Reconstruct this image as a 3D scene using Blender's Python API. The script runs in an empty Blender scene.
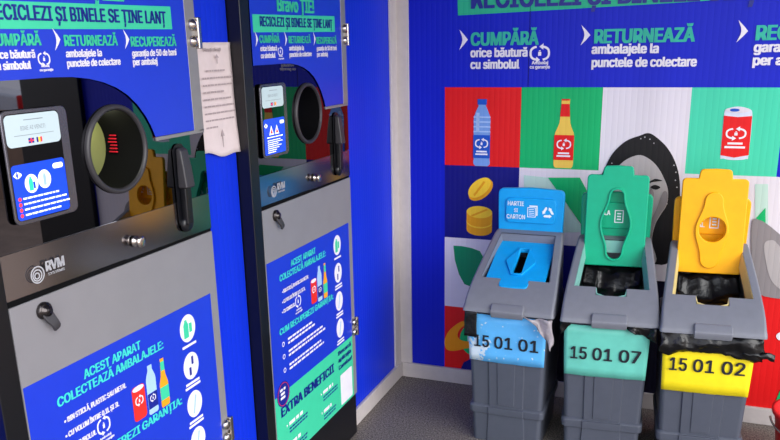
import bpy, bmesh, math, random
from mathutils import Vector, Matrix, noise
random.seed(7)
S = bpy.context.scene
COL = S.collection
R = math.radians

# ------------------------------------------------------------------ camera
FPX, YAW, PITCH, ROLL, CX, CY = 797.512, R(21.291), R(16.463), R(-1.093), 390.0, 279.845
CAM = Vector((1.312, -3.487, 1.600))
fw = Vector((-math.sin(YAW)*math.cos(PITCH), math.cos(YAW)*math.cos(PITCH), -math.sin(PITCH)))
rt = Vector((math.cos(YAW), math.sin(YAW), 0)); up = rt.cross(fw)
cr, sr = math.cos(ROLL), math.sin(ROLL)
AX = cr*rt + sr*up; AY = -sr*rt + cr*up; AZ = -fw
cd = bpy.data.cameras.new('camera'); cam = bpy.data.objects.new('camera', cd); COL.objects.link(cam)
cd.sensor_width = 36; cd.sensor_fit = 'HORIZONTAL'; cd.lens = 36*FPX/780
cd.shift_y = (CY-220)/780; cd.clip_start = 0.05
mw = Matrix((AX, AY, AZ)).transposed().to_4x4(); mw.translation = CAM; cam.matrix_world = mw
S.camera = cam

# ------------------------------------------------------------------ light, exposure
W = bpy.data.worlds.new('overcast_sky'); S.world = W; W.use_nodes = True
wn = W.node_tree; bg = wn.nodes['Background']
tc = wn.nodes.new('ShaderNodeTexCoord'); sx = wn.nodes.new('ShaderNodeSeparateXYZ'); rp = wn.nodes.new('ShaderNodeValToRGB')
wn.links.new(tc.outputs['Generated'], sx.inputs[0]); wn.links.new(sx.outputs['Z'], rp.inputs[0]); wn.links.new(rp.outputs[0], bg.inputs[0])
rp.color_ramp.elements[0].color = (0.92, 0.93, 1.0, 1); rp.color_ramp.elements[1].color = (0.75, 0.85, 1.0, 1)
bg.inputs[1].default_value = 1.1
sd = bpy.data.lights.new('soft_sun', 'SUN'); sd.energy = 1.7; sd.angle = R(50); sd.color = (1, .97, .93)
sun = bpy.data.objects.new('soft_sun', sd); COL.objects.link(sun)
sun.rotation_euler = Vector((-0.72, 0.50, -0.36)).to_track_quat('-Z', 'Y').to_euler()
S.view_settings.view_transform = 'Standard'; S.view_settings.look = 'None'
S.view_settings.gamma = 1; S.view_settings.use_curve_mapping = False
S.view_settings.exposure = 0.82

# ------------------------------------------------------------------ point conversion (photo frame -> real planes)
def ray(px, py):
    return AX*((px-CX)/FPX) + AY*(-(py-CY)/FPX) - AZ
def wb(px, py, y=0.0):                       # on a plane parallel to the back wall -> (x, z)
    d = ray(px, py); P = CAM + d*((y-CAM.y)/d.y); return (P.x, P.z)
def wl(px, py, x=0.0):                       # on a plane parallel to the left wall -> (y, z)
    d = ray(px, py); P = CAM + d*((x-CAM.x)/d.x); return (P.y, P.z)
MW = 0.71
A0, AW = -2.345, 0.73                        # first machine: left edge, width
B0, BW = -1.330, 0.685
def ma(px, py): y, z = wl(px, py, .045); return ((y-A0)/AW*MW, z)
def mb(px, py): y, z = wl(px, py, .045); return ((y-B0)/BW*MW, z)

# ------------------------------------------------------------------ materials
def lin(c):
    return tuple(((v/255/12.92) if v/255 <= .04045 else ((v/255+.055)/1.055)**2.4) for v in c)
def new_mat(name):
    m = bpy.data.materials.new(name); m.use_nodes = True
    return m, m.node_tree, m.node_tree.nodes['Principled BSDF']
def mat(name, rgb, rough=.5, metal=0, var=.04, scale=30, bump=0, bscale=60, spec=.5, emit=0, coat=0):
    m, t, b = new_mat(name); c = lin(rgb)
    n = t.nodes.new('ShaderNodeTexNoise'); n.inputs['Scale'].default_value = scale; n.inputs['Detail'].default_value = 3
    g = t.nodes.new('ShaderNodeNewGeometry'); t.links.new(g.outputs['Position'], n.inputs['Vector'])
    r = t.nodes.new('ShaderNodeValToRGB')
    r.color_ramp.elements[0].position = .3; r.color_ramp.elements[1].position = .7
    r.color_ramp.elements[0].color = (*[v*(1-var) for v in c], 1); r.color_ramp.elements[1].color = (*[min(1, v*(1+var)) for v in c], 1)
    t.links.new(n.outputs['Fac'], r.inputs[0]); t.links.new(r.outputs[0], b.inputs['Base Color'])
    b.inputs['Roughness'].default_value = rough; b.inputs['Metallic'].default_value = metal
    b.inputs['Specular IOR Level'].default_value = spec; b.inputs['Coat Weight'].default_value = coat
    if emit:
        t.links.new(r.outputs[0], b.inputs['Emission Color']); b.inputs['Emission Strength'].default_value = emit
    if bump:
        n2 = t.nodes.new('ShaderNodeTexNoise'); n2.inputs['Scale'].default_value = bscale; n2.inputs['Detail'].default_value = 4
        t.links.new(g.outputs['Position'], n2.inputs['Vector'])
        bp = t.nodes.new('ShaderNodeBump'); bp.inputs['Strength'].default_value = bump; bp.inputs['Distance'].default_value = .01
        t.links.new(n2.outputs['Fac'], bp.inputs['Height']); t.links.new(bp.outputs[0], b.inputs['Normal'])
    return m
def ribbed(name, rgb, axis='X', rough=.42, var=.05):
    """printed fluted plastic sheet: vertical flutes every 48 mm"""
    m, t, b = new_mat(name); c = lin(rgb)
    g = t.nodes.new('ShaderNodeNewGeometry'); s = t.nodes.new('ShaderNodeSeparateXYZ'); t.links.new(g.outputs['Position'], s.inputs[0])
    mu = t.nodes.new('ShaderNodeMath'); mu.operation = 'MULTIPLY'; mu.inputs[1].default_value = 2*math.pi/.048
    t.links.new(s.outputs[axis], mu.inputs[0])
    si = t.nodes.new('ShaderNodeMath'); si.operation = 'SINE'; t.links.new(mu.outputs[0], si.inputs[0])
    ab = t.nodes.new('ShaderNodeMath'); ab.operation = 'ABSOLUTE'; t.links.new(si.outputs[0], ab.inputs[0])
    pw = t.nodes.new('ShaderNodeMath'); pw.operation = 'POWER'; pw.inputs[1].default_value = .35; t.links.new(ab.outputs[0], pw.inputs[0])
    nz = t.nodes.new('ShaderNodeTexNoise'); nz.inputs['Scale'].default_value = 7
    mp = t.nodes.new('ShaderNodeMapping'); mp.inputs['Scale'].default_value = (1, 1, .12); t.links.new(g.outputs['Position'], mp.inputs[0]); t.links.new(mp.outputs[0], nz.inputs['Vector'])
    ad = t.nodes.new('ShaderNodeMath'); ad.operation = 'MULTIPLY_ADD'; ad.inputs[1].default_value = 2.2
    t.links.new(nz.outputs['Fac'], ad.inputs[0]); t.links.new(pw.outputs[0], ad.inputs[2])
    bp = t.nodes.new('ShaderNodeBump'); bp.inputs['Strength'].default_value = .22; bp.inputs['Distance'].default_value = .003
    t.links.new(ad.outputs[0], bp.inputs['Height']); t.links.new(bp.outputs[0], b.inputs['Normal'])
    r = t.nodes.new('ShaderNodeValToRGB'); t.links.new(nz.outputs['Fac'], r.inputs[0])
    r.color_ramp.elements[0].position = .3; r.color_ramp.elements[1].position = .7
    r.color_ramp.elements[0].color = (*[v*(1-var) for v in c], 1); r.color_ramp.elements[1].color = (*[min(1, v*(1+var)) for v in c], 1)
    t.links.new(r.outputs[0], b.inputs['Base Color']); b.inputs['Roughness'].default_value = rough; b.inputs['Specular IOR Level'].default_value = .25
    return m
def glassy(name, rgb, rough):
    m = mat(name, rgb, rough, metal=1, var=.03, scale=3); return m

M = {}
M['wall_blue_l'] = ribbed('blue_fluted_sheet_left', (10, 48, 212), 'Y')
M['wall_blue'] = ribbed('blue_fluted_sheet_back', (12, 30, 190), 'X')
for k, c in dict(navy=(10, 12, 118), gap_shade=(12, 12, 34), red=(226, 24, 26), green=(10, 178, 104), mint=(70, 210, 170), white=(222, 216, 224), pale=(190, 220, 208),
                 leaf=(12, 140, 92), text=(238, 234, 242), mtext=(56, 190, 164), band=(46, 186, 140), yellow=(255, 206, 52), gold=(238, 164, 22),
                 bottle=(118, 160, 222), bottle_light=(170, 200, 240), label_blue=(26, 84, 190), beer=(240, 200, 84), hair=(24, 22, 24), skin=(176, 170, 170),
                 skin_dark=(120, 114, 114), grey=(140, 134, 136), orange=(240, 150, 20), silver=(214, 220, 236), dot=(190, 186, 186)).items():
    M['p_'+k] = ribbed('print_'+k, c)
M['trim'] = mat('white_painted_trim', (196, 188, 186), .5, var=.04, bump=.05)
M['ceiling'] = mat('grey_roof_sheet', (120, 122, 128), .6)
M['post'] = mat('dark_steel_post', (10, 11, 16), .4)
M['ground'] = mat('tan_paving', (150, 128, 112), .8, var=.15, scale=6)
M['black'] = mat('black_powder_coat', (9, 10, 16), .32, var=.1)
M['panel'] = mat('brushed_grey_metal', (142, 140, 145), .36, metal=.15, var=.03, scale=14)
M['edge'] = mat('grey_door_edging', (150, 148, 148), .4, metal=.4)
M['glass'] = glassy('dark_mirror_glass', (92, 92, 98), .015)
M['strip'] = glassy('smoked_glass_strip', (150, 147, 150), .16)
M['blue'] = mat('blue_vinyl', (24, 56, 200), .35, var=.02)
M['vmint'] = mat('mint_vinyl', (62, 206, 160), .4, var=.02)
M['vcyan'] = mat('cyan_vinyl_lettering', (70, 222, 214), .4)
M['vwhite'] = mat('white_vinyl_lettering', (240, 236, 246), .4)
M['vnavy'] = mat('navy_vinyl_lettering', (18, 34, 140), .4)
M['vred'] = mat('red_vinyl', (232, 46, 40), .4)
M['vorange'] = mat('orange_vinyl', (250, 165, 30), .4)
M['vpale'] = mat('pale_blue_vinyl', (170, 205, 242), .4)
M['vlogo'] = mat('grey_logo_print', (176, 176, 182), .4)
M['steel'] = mat('polished_steel', (205, 196, 188), .18, metal=1, var=.05)
M['dsteel'] = mat('dark_chrome', (70, 66, 66), .2, metal=.9)
M['bezel'] = mat('silver_grey_bezel', (118, 116, 124), .25, metal=.8)
M['ring'] = mat('charcoal_plastic', (52, 50, 54), .42, bump=.03)
M['tube'] = mat('black_tube_plastic', (4, 4, 6), .8, spec=.15)
M['olive'] = mat('olive_back_plate', (128, 132, 82), .5)
M['redled'] = mat('red_scanner_light', (190, 10, 40), .5, emit=.12)
M['blueled'] = mat('blue_indicator_light', (30, 60, 255), .5, emit=5)
M['scr_white'] = mat('screen_white', (176, 192, 198), .15, emit=.24, var=.01)
M['scr_blue'] = mat('screen_blue', (22, 62, 190), .15, emit=.5, var=.03)
M['scr_txt'] = mat('screen_white_text', (235, 240, 255), .2, emit=.45)
M['scr_grey'] = mat('screen_grey_text', (120, 128, 136), .2, emit=.3)
M['scr_red'] = mat('screen_red', (235, 60, 70), .2, emit=.5)
M['scr_yel'] = mat('screen_yellow', (240, 190, 60), .2, emit=.5)
M['scr_navy'] = mat('screen_navy', (30, 40, 120), .2, emit=.3)
M['scr_grn'] = mat('screen_green', (40, 180, 150), .2, emit=.5)
M['paper'] = mat('white_paper', (222, 206, 206), .8, bump=.15, bscale=14)
M['ink'] = mat('grey_ink', (176, 160, 162), .8)
M['bin'] = mat('grey_bin_plastic', (76, 80, 92), .40, var=.04, bump=.04, bscale=240)
M['bin_hood'] = mat('grey_hood_plastic', (118, 120, 129), .36, var=.04, bump=.04, bscale=240)
M['lid_blue'] = mat('blue_lid_plastic', (8, 158, 228), .38, spec=.3)
M['lid_green'] = mat('green_lid_plastic', (0, 170, 128), .38, spec=.3)
M['lid_yellow'] = mat('yellow_lid_plastic', (250, 178, 4), .38, spec=.3)
M['in_grey'] = mat('grey_inner_plastic', (112, 118, 132), .5)
M['in_mint'] = mat('pale_mint_inner_plastic', (122, 180, 172), .5)
M['in_cream'] = mat('cream_inner_plastic', (218, 198, 132), .5)
M['bag'] = mat('black_bin_bag', (10, 10, 12), .27, var=.2, bump=.3, bscale=34, spec=.45)
M['bag_grey'] = mat('grey_bin_bag', (150, 142, 148), .3, var=.2, bump=.5, bscale=40)
M['digit'] = mat('black_digits', (16, 20, 34), .5)
M['lab_blue'] = mat('sky_blue_label', (92, 178, 238), .38, bump=.12, bscale=16)
M['lab_mint'] = mat('mint_label', (104, 196, 178), .38, bump=.12, bscale=16)
M['lab_yellow'] = mat('yellow_label', (246, 222, 26), .38, bump=.12, bscale=16)
M['tape'] = mat('worn_label_paper', (196, 214, 232), .35, var=.1)
M['bucket'] = mat('red_bucket_plastic', (214, 26, 30), .4)
M['carwhite'] = mat('white_car_paint', (226, 226, 230), .25, coat=.5)
M['carglass'] = mat('car_window', (30, 34, 38), .1)
M['tyre'] = mat('tyre_rubber', (18, 18, 18), .8)
M['brown'] = mat('brown_stone_cladding', (138, 112, 94), .8, var=.12, scale=4)
M['symbol'] = mat('white_symbol_print', (236, 244, 248), .5)
lb = M['lab_blue'].node_tree; bs = lb.nodes['Principled BSDF']; tco = lb.nodes.new('ShaderNodeTexCoord'); sp_ = lb.nodes.new('ShaderNodeSeparateXYZ'); lb.links.new(tco.outputs['Object'], sp_.inputs[0])
nn = lb.nodes.new('ShaderNodeTexNoise'); nn.inputs['Scale'].default_value = 55; nn.inputs['Detail'].default_value = 6; lb.links.new(tco.outputs['Object'], nn.inputs['Vector'])
mr = lb.nodes.new('ShaderNodeMapRange'); mr.inputs['From Min'].default_value = -.070; mr.inputs['From Max'].default_value = -.125; lb.links.new(sp_.outputs['X'], mr.inputs['Value'])
mz = lb.nodes.new('ShaderNodeMapRange'); mz.inputs['From Min'].default_value = .46; mz.inputs['From Max'].default_value = .39; lb.links.new(sp_.outputs['Z'], mz.inputs['Value'])
mm = lb.nodes.new('ShaderNodeMath'); mm.operation = 'MULTIPLY'; lb.links.new(mr.outputs[0], mm.inputs[0]); lb.links.new(mz.outputs[0], mm.inputs[1])
aa = lb.nodes.new('ShaderNodeMath'); aa.operation = 'MULTIPLY_ADD'; aa.inputs[1].default_value = .28; lb.links.new(mm.outputs[0], aa.inputs[0]); lb.links.new(nn.outputs['Fac'], aa.inputs[2])
gt = lb.nodes.new('ShaderNodeMapRange'); gt.inputs['From Min'].default_value = .63; gt.inputs['From Max'].default_value = .68; lb.links.new(aa.outputs[0], gt.inputs['Value'])
mxl = lb.nodes.new('ShaderNodeMixRGB'); mxl.inputs[2].default_value = (.62, .72, .82, 1); old = bs.inputs['Base Color'].links[0].from_socket
lb.links.new(gt.outputs[0], mxl.inputs[0]); lb.links.new(old, mxl.inputs[1]); lb.links.new(mxl.outputs[0], bs.inputs['Base Color'])
# speckled floor
m, t, b = new_mat('grey_speckled_floor')
g = t.nodes.new('ShaderNodeNewGeometry'); n1 = t.nodes.new('ShaderNodeTexNoise'); n1.inputs['Scale'].default_value = 150; n1.inputs['Detail'].default_value = 2
n2 = t.nodes.new('ShaderNodeTexNoise'); n2.inputs['Scale'].default_value = 3
t.links.new(g.outputs['Position'], n1.inputs['Vector']); t.links.new(g.outputs['Position'], n2.inputs['Vector'])
r = t.nodes.new('ShaderNodeValToRGB'); r.color_ramp.elements[0].position = .32; r.color_ramp.elements[1].position = .72
r.color_ramp.elements[0].color = (*lin((47, 43, 40)), 1); r.color_ramp.elements[1].color = (*lin((163, 153, 143)), 1)
t.links.new(n1.outputs['Fac'], r.inputs[0])
r2 = t.nodes.new('ShaderNodeValToRGB'); r2.color_ramp.elements[0].color = (.7, .7, .7, 1); r2.color_ramp.elements[1].color = (1.1, 1.1, 1.1, 1); t.links.new(n2.outputs['Fac'], r2.inputs[0])
mx = t.nodes.new('ShaderNodeMixRGB'); mx.blend_type = 'MULTIPLY'; mx.inputs[0].default_value = 1
t.links.new(r.outputs[0], mx.inputs[1]); t.links.new(r2.outputs[0], mx.inputs[2]); t.links.new(mx.outputs[0], b.inputs['Base Color'])
b.inputs['Roughness'].default_value = .6
bp = t.nodes.new('ShaderNodeBump'); bp.inputs['Strength'].default_value = .25; bp.inputs['Distance'].default_value = .004
t.links.new(n1.outputs['Fac'], bp.inputs['Height']); t.links.new(bp.outputs[0], b.inputs['Normal'])
M['floor'] = m

# ------------------------------------------------------------------ mesh helpers
def link(name, me, m, parent=None, smooth=False):
    o = bpy.data.objects.new(name, me); COL.objects.link(o)
    if m is not None:
        me.materials.clear(); me.materials.append(m)
    if parent is not None: o.parent = parent
    if smooth:
        for p in me.polygons: p.use_smooth = True
    return o
def from_bm(name, bm, m, parent=None, smooth=False, bevel=0, seg=2, angle=35):
    bmesh.ops.recalc_face_normals(bm, faces=bm.faces)
    me = bpy.data.meshes.new(name); bm.to_mesh(me); bm.free()
    o = link(name, me, m, parent, smooth or bevel > 0)
    if bevel:
        md = o.modifiers.new('bevel', 'BEVEL'); md.width = bevel; md.segments = seg; md.limit_method = 'ANGLE'; md.angle_limit = R(angle); md.harden_normals = False
        wn_ = o.modifiers.new('normals', 'WEIGHTED_NORMAL'); wn_.keep_sharp = True
    return o
def box(bm, x0, x1, y0, y1, z0, z1):
    vs = [bm.verts.new((x, y, z)) for x in (x0, x1) for y in (y0, y1) for z in (z0, z1)]
    for f in ((0, 1, 3, 2), (4, 6, 7, 5), (0, 4, 5, 1), (2, 3, 7, 6), (0, 2, 6, 4), (1, 5, 7, 3)):
        bm.faces.new([vs[i] for i in f])
    return vs
def boxes(name, lst, m, parent=None, bevel=0, seg=2):
    bm = bmesh.new()
    for b_ in lst: box(bm, *b_)
    return from_bm(name, bm, m, parent, bevel=bevel, seg=seg)
def lathe(bm, prof, n=32, c=(0, 0, 0), axis='Y'):
    """profile of (radius, along-axis); axis Y or Z"""
    rings = []
    for (r_, h) in prof:
        ring = []
        for i in range(n):
            a = 2*math.pi*i/n
            if axis == 'Y': p = (c[0]+r_*math.cos(a), c[1]+h, c[2]+r_*math.sin(a))
            else: p = (c[0]+r_*math.cos(a), c[1]+r_*math.sin(a), c[2]+h)
            ring.append(bm.verts.new(p))
        rings.append(ring)
    for a_, b_ in zip(rings, rings[1:]):
        for i in range(n):
            bm.faces.new((a_[i], a_[(i+1) % n], b_[(i+1) % n], b_[i]))
    return rings
def cap(bm, ring): bm.faces.new(ring)
def flat_mesh(name, polys, thick=.0004, bevel=0, bevres=2):
    """polys: outlines in (x, z); even-odd filled, facing -Y, back at y=0"""
    cu = bpy.data.curves.new(name, 'CURVE'); cu.dimensions = '2D'; cu.fill_mode = 'BOTH'; cu.extrude = thick/2
    if bevel: cu.bevel_depth = bevel; cu.bevel_resolution = bevres; cu.offset = -bevel
    for pl in polys:
        sp = cu.splines.new('POLY'); sp.points.add(len(pl)-1); sp.use_cyclic_u = True
        for q, p in zip(sp.points, pl): q.co = (p[0], p[1], 0, 1)
    o = bpy.data.objects.new('tmp', cu); COL.objects.link(o)
    dg = bpy.context.evaluated_depsgraph_get(); dg.update()
    me = bpy.data.meshes.new_from_object(o.evaluated_get(dg)); me.name = name
    bpy.data.objects.remove(o); bpy.data.curves.remove(cu)
    me.transform(Matrix.Translation((0, -thick/2-bevel, 0)) @ Matrix.Rotation(math.pi/2, 4, 'X'))
    return me
def flat(name, polys, m, parent=None, y=0, thick=.0004, bevel=0, rx=0):
    me = flat_mesh(name, polys, thick, bevel)
    me.transform(Matrix.Translation((0, y, 0)))
    return link(name, me, m, parent)
def circ(x, z, rx, rz=None, n=32, a0=0, tilt=0):
    rz = rz or rx; o = []
    for i in range(n):
        a = a0+2*math.pi*i/n; u, v = rx*math.cos(a), rz*math.sin(a)
        o.append((x+u*math.cos(tilt)-v*math.sin(tilt), z+u*math.sin(tilt)+v*math.cos(tilt)))
    return o
def rect(x0, x1, z0, z1): return [(x0, z0), (x1, z0), (x1, z1), (x0, z1)]
def rrect(x0, x1, z0, z1, r_, n=6):
    o = []
    for cx, cz, a in ((x1-r_, z0+r_, -90), (x1-r_, z1-r_, 0), (x0+r_, z1-r_, 90), (x0+r_, z0+r_, 180)):
        for i in range(n+1):
            t_ = R(a+90*i/n); o.append((cx+r_*math.cos(t_), cz+r_*math.sin(t_)))
    return o
def smooth_poly(pts, n=6):
    """closed Catmull-Rom through the points"""
    o = []; N = len(pts)
    for i in range(N):
        p0, p1, p2, p3 = (Vector(pts[(i+k-1) % N]) for k in range(4))
        for j in range(n):
            t_ = j/n
            o.append(tuple(.5*((2*p1)+(p2-p0)*t_+(2*p0-5*p1+4*p2-p3)*t_*t_+(3*p1-p0-3*p2+p3)*t_**3)))
    return o
try:                                         # Blender's own interface face; the built-in one if it is missing
    FONT = bpy.data.fonts.load(bpy.utils.system_resource('DATAFILES', path='fonts')+'/Inter.woff2')
except Exception:
    FONT = bpy.data.fonts.load('<builtin>')
CAPH = None
def raw_text(s, bold):
    cu = bpy.data.curves.new('txt', 'FONT'); cu.font = FONT; cu.body = s; cu.size = 1; cu.offset = bold; cu.resolution_u = 3; cu.extrude = .0; cu.fill_mode = 'FRONT'
    o = bpy.data.objects.new('txt', cu); COL.objects.link(o)
    dg = bpy.context.evaluated_depsgraph_get(); dg.update()
    me = bpy.data.meshes.new_from_object(o.evaluated_get(dg))
    bpy.data.objects.remove(o); bpy.data.curves.remove(cu)
    return me
def text_into(bm, s, x, z, width, caph, bold=.02, y=0, slant=0):
    """text with baseline at z, starting at x, stretched to width and cap height; facing -Y"""
    global CAPH
    if CAPH is None:
        h = raw_text('H', 0); CAPH = max(v.co.y for v in h.vertices); bpy.data.meshes.remove(h)
    me = raw_text(s, 0)
    if not me.vertices: return
    # strokes of one letter can overlap: lay each facet a hair above the next
    bs_ = bmesh.new(); bs_.from_mesh(me); bmesh.ops.split_edges(bs_, edges=bs_.edges[:]); bs_.to_mesh(me); bs_.free()
    lay = [0]*len(me.vertices)
    for p in me.polygons:
        for i in p.vertices: lay[i] = p.index % 5
    xs = [v.co.x for v in me.vertices]; x0, x1 = min(xs), max(xs)
    kx = width/(x1-x0); kz = caph/CAPH
    for v in me.vertices:
        u, w = (v.co.x-x0)*kx, v.co.y*kz
        v.co = (x+u+slant*w, y-.00008*lay[v.index], z+w)
    dx, dz = bold*1.25*min(kx, kz), bold*.45*kz
    if bold <= .005: bm.from_mesh(me)
    else:
        for k, (a, c) in enumerate(((0, 0), (-1, -1), (1, -1), (-1, 1), (1, 1))):
            m2 = me.copy(); m2.transform(Matrix.Translation((a*dx, -k*.0003, c*dz))); bm.from_mesh(m2); bpy.data.meshes.remove(m2)
    bpy.data.meshes.remove(me)
def lettering(lines, m, parent, y, name='lettering', bold=.02):
    for l in lines:                          # every line of print is a piece of its own
        bm = bmesh.new(); text_into(bm, *l[:5], bold=l[5] if len(l) > 5 else bold, y=y)
        me = bpy.data.meshes.new(name); bm.to_mesh(me); bm.free(); link(name, me, m, parent)
def word_bars(x, z, width, h, seed=1):
    """a line of print too small to read: word-long dashes"""
    rnd = random.Random(seed); o = []; u = x
    while u < x+width-.004:
        w = min(rnd.uniform(.012, .034)*max(.5, h/.008), x+width-u); o.append(rect(u, u+w, z, z+h)); u += w+h*.7
    return o
def thing(name, label, cat, loc=(0, 0, 0), rz=0, group=None):
    o = bpy.data.objects.new(name, None); COL.objects.link(o); o.empty_display_size = .05
    o.location = loc; o.rotation_euler = (0, 0, rz); o['label'] = label; o['category'] = cat
    if group: o['group'] = group
    return o
def tag(o, label, cat, group=None):
    o['label'] = label; o['category'] = cat
    if group: o['group'] = group
    return o
def struct(o): o['kind'] = 'structure'; return o
def loop_icon(cx, cz, w, h, th):
    """two arrows chasing round a flattened loop with a small can in the middle"""
    o = []
    for s0 in (110, -70):
        outer, inner = [], []
        for i in range(19):
            a = R(s0+140*i/18); ca, sa = math.cos(a), math.sin(a); e = (abs(ca)**2.6+abs(sa)**2.6)**(-1/2.6)
            outer.append((cx+w*ca*e, cz+h*sa*e)); inner.append((cx+(w-th)*ca*e, cz+(h-th)*sa*e))
        o.append(outer+inner[::-1])
    o.append([(cx-w*.34, cz-h-th*1.0), (cx-w*.34, cz-h+th*2.0), (cx+w*.06, cz-h+th*.5)])
    o.append([(cx+w*.34, cz+h+th*1.0), (cx+w*.34, cz+h-th*2.0), (cx-w*.06, cz+h-th*.5)])
    o.append(rect(cx-w*.15, cx+w*.15, cz-h*.34, cz+h*.18)); o.append(rect(cx-w*.08, cx+w*.08, cz+h*.24, cz+h*.38))
    return o
def xf(polys, k=1, dx=0, dz=0): return [[(p[0]*k+dx, p[1]*k+dz) for p in q] for q in polys]

# ------------------------------------------------------------------ the setting
XE = 1.93                                    # right end of the back wall
struct(boxes('floor', [(-.4, 2.3, -3.6, .1, -.08, 0)], M['floor']))
gr = struct(boxes('ground_outside', [(2.3, 16, -9, 14, -.1, -.02), (-2, 2.3, -9, -3.6, -.1, -.02)], M['ground']))
struct(boxes('wall_back', [(-.06, XE, 0, .06, 0, 2.5)], M['wall_blue']))
struct(boxes('wall_left', [(-.06, 0, -.640, 0, 0, 2.5), (-.06, 0, -1.612, -1.388, 0, 2.5), (-.06, 0, -3.0, -2.404, 0, 2.5),
                           (-.06, 0, -1.388, -.640, 2.06, 2.5), (-.06, 0, -2.404, -1.612, 2.06, 2.5)], M['wall_blue_l']))
struct(boxes('ceiling', [(-.1, 2.45, -2.7, .1, 2.5, 2.56)], M['ceiling']))
struct(boxes('trim_1', [(0, .010, -.084, 0, .074, 2.5), (0, .066, -.010, 0, .074, 2.5)], M['trim'], bevel=.002))
struct(boxes('baseboard_left', [(0, .016, -.640, 0, 0, .075)], M['trim'], bevel=.003))
struct(boxes('baseboard_back', [(.016, XE, -.016, 0, 0, .075)], M['trim'], bevel=.003))
struct(boxes('column_right', [(XE, XE+.41, -.03, .12, 0, 2.5)], M['post'], bevel=.006))
struct(boxes('low_wall_outside', [(3.6, 13, 3.2, 3.4, -.02, .97)], M['brown']))

# ------------------------------------------------------------------ printed mural on the back wall
mural = thing('printed_mural', 'large printed wall mural with coloured squares, drink containers and lettering behind the bins', 'mural', (0, 0, 0))
LY = [-.0012*k-.0006 for k in range(8)]
def P(pts): return [wb(*q) for q in pts]
gx = [.233, .577, .918, 1.264, 1.606]; gz = [1.412, 1.067, .729, .575, .39]
def mp(name, polys, key, layer=0): return flat(name, polys, M['p_'+key], mural, y=LY[layer], thick=.0006)
mp('coloured_square', [rect(gx[0], gx[1], gz[1], gz[0])], 'red')
mp('coloured_square', [rect(gx[1], gx[2], gz[1], gz[0])], 'green')
mp('coloured_square', [rect(gx[2], gx[3], gz[1], gz[0])], 'white')
mp('coloured_square', [rect(gx[3], gx[4], gz[1], gz[0])], 'mint')
mp('coloured_square', [rect(gx[0], gx[1], gz[2], gz[1])], 'navy')
mp('coloured_square', [rect(gx[1], 1.92, gz[2], gz[1])], 'white')
mp('coloured_square', [rect(gx[0], gx[1], gz[4], gz[2])], 'white')
mp('coloured_square', [rect(gx[1], gx[2], gz[4], gz[2])], 'navy')
mp('coloured_square', [rect(gx[1], gx[3]+.1, .075, gz[4])], 'gap_shade')  # hidden squares: the shade between the bins is put into their colour
mp('coloured_square', [rect(gx[2], gx[3]+.03, gz[4], .60)], 'gap_shade', 1)  # gap shade put into the print colour here too
mp('coloured_square', [rect(gx[2], 1.92, gz[4], gz[2])], 'white')
mp('coloured_square', [rect(gx[0], gx[1], .075, gz[4])], 'red')
mp('coloured_square', [rect(gx[3]+.1, 1.92, .075, .575)], 'red', 1)
# heading band and lettering
bandT = wb(458, 15.5); b2 = wb(679, 0)
mp('heading_band', [[(bandT[0], bandT[1]), (b2[0], bandT[1]+.022), (1.90, bandT[1]+.048), (1.90, 1.86), (bandT[0]-.004, 1.86)]], 'band')
hb = wb(471, 8)
lettering([('RECICLEZI ȘI BINELE SE ȚINE LANȚ', hb[0]+.005, hb[1]-.002, 1.53, .084, .026)], M['vnavy'], mural, LY[2])
c0 = wb(471.5, 45.5); c1 = wb(538, 43)
def cap_px(a, b): return wb(*b)[1]-wb(*a)[1]
heads, subs = [], []
x0, z0 = c0; heads.append(('CUMPĂRĂ', x0, z0, c1[0]-x0, .052, .034))
r0 = wb(595, 41); r1 = wb(694, 39); heads.append(('RETURNEAZĂ', r0[0], z0+.001, r1[0]-r0[0], .052, .034))
q0 = wb(756.5, 37.5); heads.append(('RECUPEREAZĂ', q0[0], z0+.002, .44*.98, .052, .034))
lettering(heads, M['p_mtext'], mural, LY[1], 'heading_lettering')
for s, a, b_ in (('orice băutură', (471, 57), (527, 56.5)), ('cu simbolul', (471, 69), (519, 68)), ('ambalajele la', (592, 54), (658, 52.5)), ('punctele de colectare', (592, 67.5), (696, 65.5))):
    p0, p1 = wb(*a), wb(*b_); subs.append((s, p0[0], (p0[1]+p1[1])/2, p1[0]-p0[0], .036, .035))
p0 = wb(754, 52); subs.append(('garanția de 50 de bani', p0[0], p0[1], .47, .036, .035)); p0 = wb(753, 65); subs.append(('per ambalaj', p0[0], p0[1], .24, .036, .035))
p0 = wb(532, 64.3); subs.append(('Ambalaj', p0[0], p0[1], .068, .013, .03)); p0 = wb(530, 68.5); subs.append(('cu garanție', p0[0], p0[1], .084, .013, .03))
lettering(subs, M['p_text'], mural, LY[1])
arr = []
for q in ((459.5, 29.5, 50), (581.5, 25, 45.5), (738.5, 20, 42.5)):
    (xa, za), (_, zb_) = wb(q[0], q[1]), wb(q[0], q[2]); h = za-zb_
    arr.append([(xa, za), (xa+.022, za-h*.27), (xa+.038, za-h*.5), (xa+.022, za-h*.73), (xa, zb_), (xa+.012, za-h*.66), (xa+.014, za-h*.5), (xa+.012, za-h*.34)])
for q in arr: mp('chevron', [q], 'text', 1)
ic = wb(539.8, 53.2); mp('loop_symbol', loop_icon(ic[0], ic[1], .043, .031, .0085), 'text', 1)
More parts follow.
